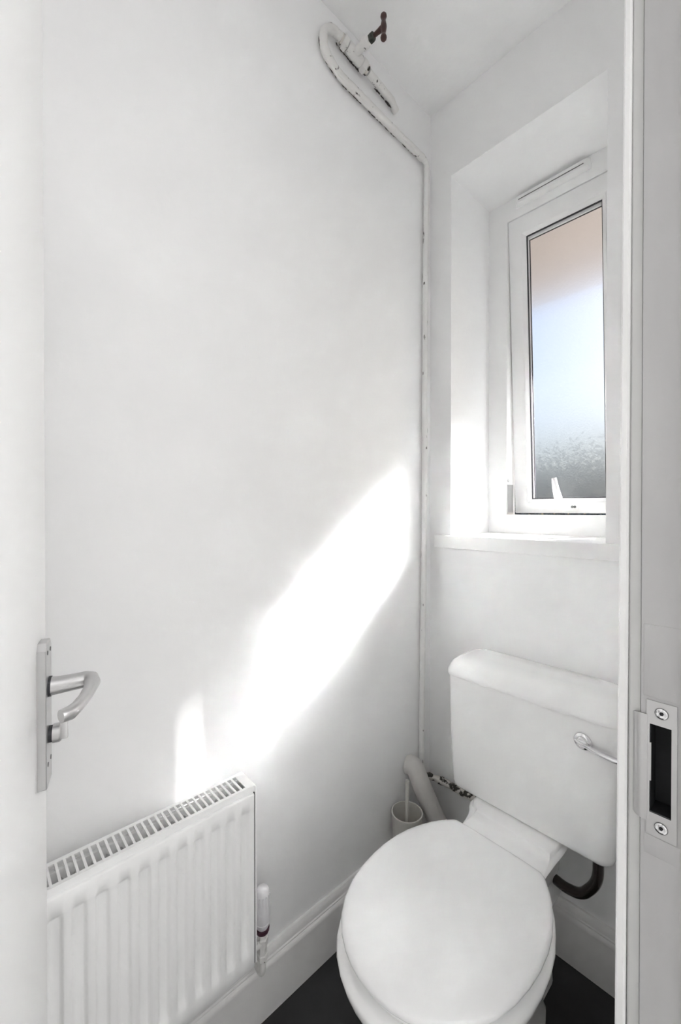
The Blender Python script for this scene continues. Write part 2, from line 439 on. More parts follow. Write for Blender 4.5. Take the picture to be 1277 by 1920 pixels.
# ------------------------------------------------------------------ door frame
tr = thing('trim_1', (XR0, YJ, 0), 'thickly painted white door lining with a steel strike plate', 'door frame', kind='structure')
HX0, HX1, HZ0, HZ1 = 0.7765, 0.7965, 0.902, 1.004
bm = B()
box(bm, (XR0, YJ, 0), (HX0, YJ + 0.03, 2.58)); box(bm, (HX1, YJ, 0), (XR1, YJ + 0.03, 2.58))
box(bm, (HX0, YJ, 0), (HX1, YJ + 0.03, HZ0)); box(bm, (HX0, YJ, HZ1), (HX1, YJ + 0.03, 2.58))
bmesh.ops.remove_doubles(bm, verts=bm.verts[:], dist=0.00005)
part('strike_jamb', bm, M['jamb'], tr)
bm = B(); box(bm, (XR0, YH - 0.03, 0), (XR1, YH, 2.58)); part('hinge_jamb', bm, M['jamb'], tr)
bm = B(); box(bm, (XR0, YH, 2.03), (XR1, YJ, 2.075)); part('head_transom', bm, M['jamb'], tr, bev=0.002)  # open gap above it is added to pass the hall light
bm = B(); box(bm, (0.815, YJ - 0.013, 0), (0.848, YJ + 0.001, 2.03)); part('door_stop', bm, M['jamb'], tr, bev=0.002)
# architrave on the room side: a broad band then a thin proud bead; the bead leans a little
def band(bm, xa_top, xb_top, xa_bot, xb_bot, y0, y1, r=0.0012):
    rings = []
    for z, xa, xb in ((0.0, xa_bot, xb_bot), (2.6, xa_top, xb_top)):
        rings.append([Vector((xa, y0 + r, z)), Vector((xa + r, y0, z)), Vector((xb - r, y0, z)), Vector((xb, y0 + r, z)), Vector((xb, y1, z)), Vector((xa, y1, z))])
    loft(bm, rings)
bm = B(); band(bm, 0.7560, 0.7685, 0.7535, 0.7685, YJ + 0.003, YJ + 0.055, 0.002); part('architrave', bm, M['arch'], tr, smooth=30)
bm = B(); band(bm, 0.7508, 0.7575, 0.7400, 0.7520, YJ - 0.0005, YJ + 0.03, 0.002); part('architrave_bead', bm, M['gloss'], tr, smooth=30)
# pocket in the jamb, its inner shade painted on as a near-black lining
bm = B()
box(bm, (HX0 - 0.002, YJ + 0.0265, HZ0 - 0.002), (HX1 + 0.002, YJ + 0.0295, HZ1 + 0.002))
box(bm, (HX0, YJ + 0.001, HZ0 - 0.001), (HX0 + 0.0006, YJ + 0.027, HZ1)); box(bm, (HX1 - 0.0006, YJ + 0.001, HZ0 - 0.001), (HX1, YJ + 0.027, HZ1))
box(bm, (HX0, YJ + 0.001, HZ0), (HX1, YJ + 0.027, HZ0 + 0.0006)); box(bm, (HX0, YJ + 0.001, HZ1 - 0.0006), (HX1, YJ + 0.027, HZ1))
part('latch_pocket', bm, M['black'], tr, label='empty mortice with its shade painted black')
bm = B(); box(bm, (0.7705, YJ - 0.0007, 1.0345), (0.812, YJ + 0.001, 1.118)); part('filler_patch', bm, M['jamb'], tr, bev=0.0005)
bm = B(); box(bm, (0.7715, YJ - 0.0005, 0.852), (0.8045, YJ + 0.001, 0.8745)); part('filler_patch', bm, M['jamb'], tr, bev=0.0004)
# strike plate
bm = B()
PX0, PX1, PZ0, PZ1 = 0.7735, 0.8015, 0.876, 1.031
PY0, PY1 = YJ - 0.0012, YJ + 0.0006
hole = [(HX0, HZ0), (HX1, HZ0), (HX1, HZ1), (HX0, HZ1), (HX0, 0.985), (HX0 + 0.0015, 0.982), (HX0 + 0.0015, 0.942), (HX0, 0.938)]
box(bm, (PX0, PY0, PZ0), (PX1, PY1, HZ0)); box(bm, (PX0, PY0, HZ1), (PX1, PY1, PZ1))
box(bm, (HX1, PY0, HZ0), (PX1, PY1, HZ1)); box(bm, (PX0, PY0, HZ0), (HX0, PY1, HZ1))
box(bm, (HX0, PY0, 0.938), (HX0 + 0.0015, PY1, 0.982))
strike = part('strike_plate', bm, M['satin'], tr, label='dull steel strike plate with two screws')
bm = B()
lipr = []
for x, y in ((0.7745, YJ - 0.0006), (0.769, YJ - 0.0008), (0.7655, YJ - 0.0004), (0.7625, YJ + 0.0016), (0.7600, YJ + 0.0046), (0.7590, YJ + 0.008)):
    lipr.append((x, y))
rings = []
for i, (x, y) in enumerate(lipr):
    a, b = lipr[max(i - 1, 0)], lipr[min(i + 1, len(lipr) - 1)]
    t = Vector((b[0] - a[0], b[1] - a[1])).normalized(); n2 = Vector((-t.y, t.x)) * 0.0008
    ins = 0.004 * (i / 5) ** 2
    rings.append([Vector((x + n2.x, y + n2.y - 0.0006, 0.891 + ins)), Vector((x + n2.x, y + n2.y - 0.0006, 1.014 - ins)), Vector((x - n2.x, y - n2.y - 0.0006, 1.014 - ins)), Vector((x - n2.x, y - n2.y - 0.0006, 0.891 + ins))])
loft(bm, rings); part('strike_lip', bm, M['satin'], strike, smooth=50)
for z in (1.0185, 0.888):
    bm = B(); lathe(bm, [(0.0058, 0), (0.0058, 0.0006), (0.0044, 0.0012), (0.0015, 0.0006)], 20, Matrix.Translation((0.7875, PY0, z)) @ Matrix.Rotation(math.pi / 2, 4, 'X'))
    s = part('screw', bm, M['chrome'], strike, smooth=30)
    bm = B(); lathe(bm, [(0.0066, 0), (0.0066, 0.0003)], 20, Matrix.Translation((0.7875, PY0 - 0.00005, z)) @ Matrix.Rotation(math.pi / 2, 4, 'X')); part('screw_recess', bm, M['slot'], strike)
    bm = B(); lathe(bm, [(0.0019, 0), (0.0019, 0.0002)], 6, Matrix.Translation((0.7875, PY0 - 0.0013, z)) @ Matrix.Rotation(math.pi / 2, 4, 'X')); part('screw_slot', bm, M['black'], strike)

# ------------------------------------------------------------------ open door
L0 = Vector((0.154, -1.158)); HNG = Vector((0.764, -1.33))
E2 = (HNG - L0).normalized(); N2 = Vector((-E2.y, E2.x))
DM = Matrix(((E2.x, N2.x, 0, L0.x), (E2.y, N2.y, 0, L0.y), (0, 0, 1, 0), (0, 0, 0, 1)))   # local x from latch edge to hinge, y out of the seen face
door = thing('door_1', (0.764, -1.33, 0), 'plain white door standing open against the radiator, with a lever handle', 'door', kind='structure')
def dpart(name, bm, m, par, **k):
    bmesh.ops.transform(bm, matrix=DM, verts=bm.verts[:])
    return part(name, bm, m, par, **k)
DW = (HNG - L0).length
bm = B(); box(bm, (0, -0.036, 0.006), (DW, 0, 2.02)); dpart('door_leaf', bm, M['door'], door, bev=0.0015)
# lever on a backplate
bm = B()
pl = []
PX, PW, PZB, PZT, PT = 0.045, 0.020, 0.876, 1.071, 0.0105
def plate_ring(y, ins):
    c = 0.009
    x0, x1, z0, z1 = PX - PW + ins, PX + PW - ins, PZB + ins, PZT - ins
    return [Vector((x0, y, z0 + 0.002)), Vector((x0 + 0.002, y, z0)), Vector((x1 - 0.002, y, z0)), Vector((x1, y, z0 + 0.002)), Vector((x1, y, z1 - c)), Vector((x1 - c * 0.8, y, z1)), Vector((x0 + c * 0.8, y, z1)), Vector((x0, y, z1 - c))]
loft(bm, [plate_ring(0.0, 0), plate_ring(PT - 0.001, 0), plate_ring(PT, 0.001)])
hp = dpart('handle_plate', bm, M['satin'], door, label='satin chrome backplate', smooth=25)
ZL = 1.008
bm = B(); lathe(bm, [(0.0135, 0), (0.0135, 0.0035)], 24, DM @ Matrix.Translation((PX, PT - 0.0004, ZL)) @ Matrix.Rotation(-math.pi / 2, 4, 'X')); part('handle_washer', bm, M['gasket'], hp)
bm = B()
tube(bm, [(PX, PT + 0.002, ZL), (PX, PT + 0.010, ZL), (PX, PT + 0.030, ZL + 0.001), (PX, PT + 0.043, ZL + 0.002), (PX + 0.004, PT + 0.050, ZL + 0.002), (PX + 0.014, PT + 0.0525, ZL + 0.001), (PX + 0.034, PT + 0.051, ZL), (PX + 0.060, PT + 0.047, ZL - 0.001), (PX + 0.085, PT + 0.041, ZL - 0.001), (PX + 0.098, PT + 0.036, ZL - 0.001), (PX + 0.104, PT + 0.027, ZL - 0.001)],
     [0.0125, 0.0118, 0.0112, 0.0110, 0.0108, 0.0098, 0.0082, 0.0076, 0.0076, 0.0085, 0.0078], 18)
dpart('lever', bm, M['satin'], hp, smooth=60)
ZT = 0.9425
bm = B(); lathe(bm, [(0.011, 0), (0.011, 0.005)], 24, DM @ Matrix.Translation((PX, PT - 0.0004, ZT)) @ Matrix.Rotation(-math.pi / 2, 4, 'X')); part('turn_collar', bm, M['gasket'], hp)
bm = B(); lathe(bm, [(0.0125, 0.005), (0.0125, 0.013), (0.0115, 0.0145)], 24, DM @ Matrix.Translation((PX, PT - 0.0004, ZT)) @ Matrix.Rotation(-math.pi / 2, 4, 'X')); part('thumb_turn', bm, M['satin'], hp, smooth=30)
bm = B(); box(bm, (PX - 0.0035, PT + 0.012, ZT - 0.010), (PX + 0.0035, PT + 0.022, ZT + 0.0165)); dpart('thumb_grip', bm, M['satin'], hp, bev=0.002)
for x, z in ((PX - 0.01, PZT - 0.014), (PX + 0.01, PZT - 0.014), (PX - 0.01, PZB + 0.03), (PX + 0.01, PZB + 0.03)):
    bm = B(); lathe(bm, [(0.003, 0), (0.003, 0.0008), (0.0015, 0.0006)], 10, DM @ Matrix.Translation((x, PT - 0.0001, z)) @ Matrix.Rotation(-math.pi / 2, 4, 'X')); part('screw', bm, M['slot'], hp)
for z in (0.25, 1.75):
    bm = B(); lathe(bm, [(0.005, -0.045), (0.005, 0.045)], 10, Matrix.Translation((0.767, -1.3285, z))); part('hinge', bm, M['steel'], door, smooth=40)

# ------------------------------------------------------------------ radiator
RX0, RX1 = 0.046, 0.114
RY1, RY0 = -0.782, -1.300      # far end, near end
RZ0, RZ1 = 0.266, 0.657
rad = thing('radiator', (0.08, RY0, RZ0), 'white panel radiator with a slotted top grille on the left wall, sunlit at its top', 'radiator')
# fluted front panel as a relief
bm = B()
PITCH_F = 0.0333; first = -0.818
ys = []
flutes = [first - PITCH_F * i for i in range(15)]
def depth_y(y, z):
    """recess of the pressed channels"""
    zt, zb = 0.609, 0.312
    if z > zt + 0.004 or z < zb - 0.012: return 0.0
    e = 1.0
    if z > zt - 0.004: e = (zt + 0.004 - z) / 0.008
    if z < zb + 0.006: e = (z - (zb - 0.012)) / 0.018
    d = 0.0
    for c0 in flutes:                      # channel spans c0 .. c0+0.0185
        t = y - c0
        if -0.004 <= t <= 0.0205:
            if t < 0.003: s = (t + 0.004) / 0.007
            elif t > 0.0135: s = (0.0205 - t) / 0.007
            else: s = 1.0
            s = s * s * (3 - 2 * s)
            d = max(d, s)
    return 0.0078 * d * max(0, min(1, e))
yy = sorted(set([round(RY0 + 0.003, 5), round(RY1 - 0.0065, 5)] + [round(c + o, 5) for c in flutes for o in (-0.004, -0.0022, -0.0005, 0.0012, 0.003, 0.008, 0.0135, 0.0152, 0.017, 0.0187, 0.0205) if RY0 + 0.004 < c + o < RY1 - 0.0075]))
zz = [RZ0, RZ0 + 0.006, 0.298, 0.302, 0.307, 0.312, 0.318, 0.40, 0.5, 0.603, 0.606, 0.609, 0.611, 0.613, RZ1 - 0.0165, RZ1 - 0.0145, RZ1 - 0.013]
xf = RX1 - 0.002
grid = []
for z in zz:
    row = []
    for y in yy:
        x = xf - depth_y(y, z)
        if z == zz[0]: x -= 0.004
        if z == zz[-1]: x -= 0.0038
        if z == zz[-2]: x -= 0.0012
        row.append(bm.verts.new((x, y, z)))
    grid.append(row)
for i in range(len(zz) - 1):
    for j in range(len(yy) - 1):
        bm.faces.new((grid[i][j], grid[i][j + 1], grid[i + 1][j + 1], grid[i + 1][j]))
# close it into a thin sheet
bx = RX1 - 0.014
top = [bm.verts.new((bx, y, zz[-1])) for y in yy]; bot = [bm.verts.new((bx, y, zz[0])) for y in yy]
for j in range(len(yy) - 1):
    bm.faces.new((grid[-1][j], grid[-1][j + 1], top[j + 1], top[j]))
    bm.faces.new((grid[0][j], bot[j], bot[j + 1], grid[0][j + 1]))
    bm.faces.new((bot[j], top[j], top[j + 1], bot[j + 1]))
bm.faces.new([r[0] for r in grid] + [top[0], bot[0]]); bm.faces.new([r[-1] for r in grid][::-1] + [bot[-1], top[-1]])
part('front_panel', bm, M['rad'], rad, smooth=50)
bm = B(); box(bm, (RX0 + 0.003, RY0 + 0.004, RZ0 + 0.02), (RX0 + 0.012, RY1 - 0.004, RZ1 - 0.012)); part('back_panel', bm, M['rad'], rad, bev=0.002)
# folded convector fins seen through the grille
bm = B()
y = RY0 + 0.012; k = 0; zf0, zf1 = 0.31, RZ1 - 0.022
zig = []
while y < RY1 - 0.012:
    zig.append((RX0 + 0.016 if k % 4 in (0, 3) else RX1 - 0.020, y)); 
    y += 0.009 if k % 2 == 0 else 0.0025
    k += 1
prev = None
for x, y in zig:
    a = (bm.verts.new((x, y, zf0)), bm.verts.new((x, y, zf1)))
    if prev: bm.faces.new((prev[0], a[0], a[1], prev[1]))
    prev = a
part('convector_fins', bm, M['fin'], rad, label='folded metal fins inside the grille')
# top grille: frame strips and one bar between each pair of slots
gz0, gz1 = RZ1 - 0.0025, RZ1
gb = B()
ye = RY1 - 0.020
GX1 = RX1 - 0.0075
box(gb, (RX0, RY0, gz0), (RX0 + 0.008, RY1, gz1)); box(gb, (GX1 - 0.007, RY0, gz0), (GX1, RY1, gz1))
box(gb, (RX0 + 0.008, ye, gz0), (GX1 - 0.007, RY1, gz1)); box(gb, (RX0 + 0.008, RY0, gz0), (GX1 - 0.007, RY0 + 0.016, gz1))
box(gb, (GX1 - 0.0015, RY0, RZ1 - 0.020), (GX1, RY1, gz0)); box(gb, (RX0, RY0, RZ1 - 0.012), (RX0 + 0.0015, RY1, gz0))
grille = part('top_grille', gb, M['rad'], rad)
yb = ye - 0.0078
bar_mesh = None
while yb - 0.0045 > RY0 + 0.016:
    if bar_mesh is None:
        bb = B(); box(bb, (RX0 + 0.008, yb - 0.0040, gz0), (GX1 - 0.007, yb, gz1)); o = part('grille_bar', bb, M['rad'], grille); bar_mesh = o.data; yb00 = yb
    else:
        o = bpy.data.objects.new('grille_bar', bar_mesh); col.objects.link(o); o.parent = grille; o.location = (0, yb - yb00, 0)
    yb -= 0.0124
# end caps
for a, b in ((RY1 - 0.0034, RY1), (RY0, RY0 + 0.0022)):
    bm = B(); box(bm, (RX0, a, RZ0 + 0.010), (RX1 - 0.0022, b, RZ1 - 0.0005)); part('end_cap', bm, M['rad'], rad, bev=0.0008)
bm = B(); box(bm, (RX1 - 0.010, RY1 - 0.0064, RZ0 + 0.010), (RX1 - 0.0042, RY1 - 0.0035, RZ1 - 0.013)); part('panel_gap_shade', bm, M['gasket'], rad, label='black strip painting the shade in the gap beside the end cap')  # solid black strip stands in for the shade of the gap
for yb in (-0.92, -1.2):
    bm = B(); box(bm, (0.0, yb - 0.015, 0.33), (RX0 + 0.004, yb + 0.015, 0.60)); part('wall_bracket', bm, M['rad'], rad)

# radiator valve
VX, VY = 0.062, -0.738
val = thing('radiator_valve', (VX, VY, 0.16), 'white radiator valve with a clear ribbed head at the far end of the radiator', 'valve')
T = Matrix.Translation((VX, VY, 0))
bm = B(); lathe(bm, [(0.0165, 0.300), (0.0185, 0.312), (0.0185, 0.330), (0.0165, 0.345), (0.0160, 0.366), (0.0135, 0.374), (0.008, 0.378)], 28, T); vh = part('valve_head', bm, M['valve'], val, smooth=40)
ribs = B()
for k in range(14):
    a = 2 * math.pi * k / 14
    box(ribs, (0.0158, -0.0013, 0.330), (0.0180, 0.0013, 0.364), T @ Matrix.Rotation(a, 4, 'Z'))
part('grip_rib', ribs, M['valve'], vh)
bm = B(); lathe(bm, [(0.0135, 0.287), (0.0175, 0.296), (0.0178, 0.301)], 28, T); part('collar', bm, M['valve'], val, smooth=40)
bm = B(); lathe(bm, [(0.0145, 0.276), (0.0162, 0.280), (0.0165, 0.287)], 28, T); part('maroon_ring', bm, M['maroon'], val, smooth=40, label='dark maroon ring under the head')  # dark maroon is the ring's own colour
bm = B(); lathe(bm, [(0.010, 0.276), (0.010, 0.262), (0.013, 0.260), (0.013, 0.245), (0.0105, 0.243), (0.0105, 0.225), (0.0125, 0.223), (0.0125, 0.211), (0.008, 0.209)], 6, T); part('valve_body', bm, M['pipe'], val, smooth=20)
bm = B(); tube(bm, [(VX, VY, 0.252), (VX, VY - 0.02, 0.252), (VX, RY1 + 0.012, 0.270), (VX + 0.006, RY1 - 0.002, 0.286)], [0.009, 0.009, 0.0095, 0.010], 14); part('union_tail', bm, M['pipe'], val, smooth=50)
bm = B(); tube(bm, round_path([(VX, VY, 0.214), (VX, VY, 0.170), (0.0, VY + 0.01, 0.168)], 0.03), 0.0082, 16); part('feed_pipe', bm, M['pipe'], val, smooth=60)
bm = B(); lathe(bm, [(0.016, 0), (0.016, 0.004), (0.010, 0.007)], 20, Matrix.Translation((0, VY + 0.01, 0.168)) @ Matrix.Rotation(math.pi / 2, 4, 'Y')); part('pipe_collar', bm, M['pipe'], val, smooth=40)

# ------------------------------------------------------------------ toilet
TCX = 0.4105
toi = thing('toilet', (TCX, -0.40, 0), 'white close coupled toilet with its lid closed under the window', 'toilet')
half = [(0.00, -0.748), (0.022, -0.7465), (0.045, -0.742), (0.070, -0.733), (0.098, -0.717), (0.124, -0.694), (0.146, -0.664), (0.163, -0.628), (0.174, -0.588), (0.180, -0.545), (0.1815, -0.505), (0.179, -0.465),
        (0.172, -0.428), (0.161, -0.395), (0.148, -0.365), (0.134, -0.341), (0.120, -0.322), (0.112, -0.313), (0.104, -0.309), (0.070, -0.307), (0.035, -0.3065), (0.0, -0.3065)]
def outline(sx=1.0, yf=-0.748, yb=-0.3065, z=0.0, off=0.0, push=0.0):
    pts = []
    f = [(hx, (y + 0.748) / 0.4415) for hx, y in half]
    seq = f + [(-hx, t) for hx, t in reversed(f[1:-1])]
    for hx, t in seq:
        pts.append(Vector((TCX + hx * sx, yf + t * (yb - yf), z)))
    if off:
        out = []
        n = len(pts)
        for i in range(n):
            t = (pts[(i + 1) % n] - pts[i - 1]).normalized()
            out.append(pts[i] + Vector((t.y, -t.x, 0)) * off)
        pts = out
    return pts
# lid with a softly rounded edge
bm = B()
loft(bm, [outline(z=0.440, off=-0.004), outline(z=0.4405, off=-0.001), outline(z=0.444, off=0.0012), outline(z=0.449, off=0.0008), outline(z=0.453, off=-0.002), outline(z=0.4555, off=-0.006), outline(sx=0.93, yf=-0.732, yb=-0.3205, z=0.4568), outline(sx=0.80, yf=-0.703, yb=-0.348, z=0.4573), outline(sx=0.5, yf=-0.63, yb=-0.42, z=0.4575)])
part('lid', bm, M['lid'], toi, smooth=60)
bm = B()
loft(bm, [outline(z=0.4205, off=-0.013), outline(z=0.428, off=-0.011), outline(z=0.433, off=-0.011), outline(z=0.4355, off=-0.014)])
part('seat', bm, M['lid'], toi, smooth=60)
# pan: rim and bowl running down to the foot
bm = B()
sec = [(0.0, 0.54, -0.640, -0.16, 0), (0.012, 0.52, -0.632, -0.165, 0), (0.05, 0.47, -0.615, -0.17, 0), (0.12, 0.46, -0.608, -0.175, 0), (0.19, 0.51, -0.622, -0.19, 0), (0.25, 0.63, -0.655, -0.21, 0), (0.30, 0.77, -0.692, -0.24, 0), (0.34, 0.90, -0.724, -0.26, 0), (0.37, 0.965, -0.745, -0.285, 0),
       (0.392, 1.01, -0.7575, -0.295, 0), (0.407, 1.03, -0.7615, -0.297, 0), (0.4155, 1.022, -0.759, -0.297, 0), (0.4200, 0.990, -0.7485, -0.30, 0), (0.4215, 0.94, -0.732, -0.31, 0)]
loft(bm, [outline(sx, yf, yb, z) for z, sx, yf, yb, _ in sec])
pan = part('pan', bm, M['ceramic'], toi, smooth=70)
# shelf that carries the cistern, and the trap behind the bowl
bm = B()
def rrect(x0, x1, y0, y1, r, z, n=6):
    pts = []
    for cx, cy, a0 in ((x1 - r, y1 - r, 0), (x0 + r, y1 - r, 90), (x0 + r, y0 + r, 180), (x1 - r, y0 + r, 270)):
        for k in range(n + 1):
            a = math.radians(a0 + 90 * k / n)
            pts.append(Vector((cx + r * math.cos(a), cy + r * math.sin(a), z)))
    return pts
def shelf(x0, x1, n0, n1, yf, z, r=0.02):
    """outline wide under the cistern and waisted towards the seat"""
    pts = [(x1, -0.045), (x0, -0.045), (x0, -0.19)]
    for k in range(1, 7):
        t = k / 6; pts.append((x0 + (n0 - x0) * math.sin(t * math.pi / 2), -0.205 + (yf + 0.205) * (1 - math.cos(t * math.pi / 2)) * 1.0))
    for k in range(6, 0, -1):
        t = k / 6; pts.append((x1 + (n1 - x1) * math.sin(t * math.pi / 2), -0.205 + (yf + 0.205) * (1 - math.cos(t * math.pi / 2))))
    pts.append((x1, -0.19))
    return [Vector((x, y, z)) for x, y in pts]
loft(bm, [shelf(0.352, 0.452, 0.352, 0.452, -0.33, 0.24), shelf(0.338, 0.462, 0.338, 0.462, -0.325, 0.31), shelf(0.312, 0.474, 0.318, 0.476, -0.318, 0.37), shelf(0.287, 0.497, 0.308, 0.500, -0.314, 0.405), shelf(0.273, 0.518, 0.303, 0.515, -0.312, 0.424), shelf(0.276, 0.515, 0.306, 0.512, -0.308, 0.4285),
          shelf(0.282, 0.509, 0.309, 0.507, -0.250, 0.4295), shelf(0.283, 0.508, 0.310, 0.505, -0.236, 0.4320), shelf(0.284, 0.507, 0.312, 0.503, -0.229, 0.4380), shelf(0.286, 0.505, 0.314, 0.501, -0.226, 0.4402)])
part('cistern_shelf', bm, M['ceramic'], pan, smooth=50)
bm = B()
loft(bm, [rrect(0.345, 0.462, -0.30, -0.06, 0.045, 0.0), rrect(0.352, 0.455, -0.30, -0.065, 0.045, 0.10), rrect(0.345, 0.462, -0.31, -0.06, 0.045, 0.20), rrect(0.328, 0.482, -0.32, -0.06, 0.04, 0.255)])
part('trap_outlet', bm, M['ceramic'], pan, smooth=50)
# cistern
bm = B()
def cis(z, hw, yf, r): return rrect(TCX - hw, TCX + hw, yf, -0.012, r, z, 7)
cr = [(0.4405, 0.196, -0.176, 0.022), (0.4425, 0.201, -0.181, 0.024), (0.4480, 0.206, -0.1845, 0.027), (0.458, 0.2085, -0.1855, 0.030), (0.50, 0.2125, -0.1865, 0.032), (0.60, 0.2180, -0.1880, 0.034), (0.70, 0.2215, -0.1890, 0.036), (0.766, 0.2225, -0.1895, 0.036)]
loft(bm, [cis(*c) for c in cr])
cist = part('cistern', bm, M['ceramic'], toi, smooth=50)
bm = B()
lr = [(0.764, 0.2215, -0.189, 0.036), (0.7655, 0.2255, -0.1935, 0.038), (0.770, 0.2265, -0.1950, 0.039), (0.779, 0.2255, -0.1935, 0.039), (0.793, 0.2210, -0.1860, 0.040), (0.803, 0.2150, -0.1760, 0.040), (0.8095, 0.2060, -0.162, 0.040), (0.813, 0.192, -0.145, 0.040), (0.8145, 0.165, -0.120, 0.040)]
rings = []
for z, hw, yf, r in lr:
    rings.append(rrect(TCX - hw, TCX + hw, yf, -0.010 - max(0, (z - 0.803)) * 2.2, r * (1 if z < 0.8 else 0.9), z, 7))
loft(bm, rings)
part('cistern_lid', bm, M['ceramic'], toi, smooth=50)
# flush lever
FX, FZ, FY = 0.560, 0.7155, -0.1888
Ry = Matrix.Translation((FX, FY, FZ)) @ Matrix.Rotation(math.pi / 2, 4, 'X')
bm = B(); lathe(bm, [(0.0195, -0.002), (0.0195, 0.002), (0.0180, 0.0045), (0.013, 0.0065), (0.0125, 0.0085), (0.010, 0.011)], 32, Ry); flush = part('flush_lever', bm, M['chrome'], toi, smooth=40, label='chrome flush lever with a round boss')
bm = B()
tube(bm, [(FX - 0.014, FY - 0.009, FZ + 0.002), (FX - 0.004, FY - 0.012, FZ - 0.0005), (FX + 0.012, FY - 0.014, FZ - 0.003), (FX + 0.035, FY - 0.016, FZ - 0.006), (FX + 0.065, FY - 0.016, FZ - 0.0085), (FX + 0.088, FY - 0.014, FZ - 0.009)],
     [0.0035, 0.0052, 0.0056, 0.0066, 0.0078, 0.006], 14, flat=0.8)
part('lever_blade', bm, M['chrome'], flush, smooth=60)

# dark overflow pipe under the cistern
ovp = thing('overflow_pipe', (0.54, -0.10, 0.30), 'dark bronze pipe curving out from under the right end of the cistern', 'pipe')
bm = B(); tube(bm, round_path([(0.568, -0.100, 0.4395), (0.567, -0.100, 0.335), (0.530, -0.100, 0.281), (0.49, -0.099, 0.274), (0.466, -0.094, 0.275)], 0.055, 10), 0.0125, 18)
part('pipe', bm, M['bronze'], ovp, smooth=60)
bm = B(); lathe(bm, [(0.018, 0.430), (0.018, 0.4395)], 6, Matrix.Translation((0.568, -0.100, 0))); part('nut', bm, M['bronze'], ovp)

# ------------------------------------------------------------------ old water pipe on the left wall and down the corner
wp = thing('water_pipe', (0.014, -0.05, 0.33), 'old white painted water pipe with flaking paint, from the stop tap down the corner', 'pipe')
bm = B()
lumpy_tube(bm, round_path([(0.0155, -0.070, 2.462), (0.0155, -0.25, 2.467), (0.0155, -0.452, 2.474), (0.0155, -0.512, 2.500), (0.0155, -0.516, 2.556), (0.0185, -0.482, 2.580), (0.0205, -0.452, 2.575)], 0.022, 8), 0.0115, 3.1, 0.12)
part('looped_run', bm, M['pipe'], wp, smooth=60)
bm = B()
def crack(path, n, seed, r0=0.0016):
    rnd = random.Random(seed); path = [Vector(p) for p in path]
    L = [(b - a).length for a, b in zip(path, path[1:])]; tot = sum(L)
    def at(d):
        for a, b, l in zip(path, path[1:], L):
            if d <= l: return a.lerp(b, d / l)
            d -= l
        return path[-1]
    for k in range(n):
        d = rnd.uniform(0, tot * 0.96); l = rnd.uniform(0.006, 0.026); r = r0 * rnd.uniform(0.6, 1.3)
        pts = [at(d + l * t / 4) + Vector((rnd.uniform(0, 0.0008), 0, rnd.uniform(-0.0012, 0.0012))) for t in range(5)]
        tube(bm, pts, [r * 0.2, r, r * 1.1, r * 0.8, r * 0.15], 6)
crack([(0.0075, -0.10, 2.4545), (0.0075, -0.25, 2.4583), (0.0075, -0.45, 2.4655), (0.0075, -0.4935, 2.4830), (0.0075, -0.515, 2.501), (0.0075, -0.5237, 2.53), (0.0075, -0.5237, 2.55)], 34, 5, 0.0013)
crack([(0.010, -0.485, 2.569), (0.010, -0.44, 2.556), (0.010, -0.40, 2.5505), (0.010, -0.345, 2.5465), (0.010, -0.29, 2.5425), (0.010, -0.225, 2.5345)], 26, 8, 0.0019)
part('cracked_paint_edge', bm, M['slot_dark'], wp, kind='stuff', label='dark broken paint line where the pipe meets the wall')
bm = B(); lumpy_tube(bm, round_path([(0.0155, -0.085, 2.462), (0.0150, -0.046, 2.461), (0.0140, -0.043, 2.42)], 0.02, 8) + [Vector((0.0135, -0.050, 1.9)), Vector((0.0135, -0.053, 1.17)), Vector((0.0135, -0.061, 0.80)), Vector((0.0135, -0.067, 0.36)), Vector((0.0135, -0.067, 0.345))], 0.0098, 8.7, 0.07, 0.012)
part('riser', bm, M['pipe_clean'], wp, smooth=60)
bm = B(); lumpy_tube(bm, round_path([(0.0135, -0.067, 0.352), (0.0150, -0.064, 0.328), (0.04, -0.045, 0.322), (0.075, -0.031, 0.319), (0.12, -0.026, 0.316), (0.20, -0.022, 0.314), (0.30, -0.022, 0.314)], 0.012, 5), 0.0112, 5.5, 0.30)
part('lower_run', bm, M['pipe_rust'], wp, smooth=60, label='rusty low run along the back wall')
bm = B(); lumpy_tube(bm, [(0.0215, -0.345, 2.557), (0.020, -0.30, 2.553), (0.018, -0.235, 2.547), (0.013, -0.216, 2.541), (0.012, -0.203, 2.536)], 0.0112, 1.3, 0.10)
part('upper_run', bm, M['pipe'], wp, smooth=60)
# stop tap in the upper run
dirp = Vector((0.001, 0.115, -0.018)).normalized()
A0 = Vector((0.0212, -0.460, 2.575))
def along(d, s): return A0 + dirp * d
def axis_m(p, d): return Matrix.Translation(p) @ d.to_track_quat('Z', 'Y').to_matrix().to_4x4()
bm = B(); lathe(bm, [(0.0125, 0.030), (0.0155, 0.034), (0.0165, 0.055), (0.0155, 0.080), (0.0125, 0.086)], 20, axis_m(A0, dirp)); tapb = part('stop_tap_body', bm, M['pipe'], wp, smooth=40)
for d0 in (0.010, 0.086):
    bm = B(); lathe(bm, [(0.016, d0), (0.0195, d0 + 0.003), (0.0195, d0 + 0.015), (0.016, d0 + 0.018)], 6, axis_m(A0, dirp)); part('compression_nut', bm, M['pipe'], wp, bev=0.001)
    bm = B(); lathe(bm, [(0.0135, d0 + (0.018 if d0 > 0.05 else -0.006)), (0.0135, d0 + (0.026 if d0 > 0.05 else 0.0))], 18, axis_m(A0, dirp)); part('olive', bm, M['pipe_rust'], wp)
SP = A0 + dirp * 0.056
ex = Vector((1, 0.10, -0.04)).normalized()
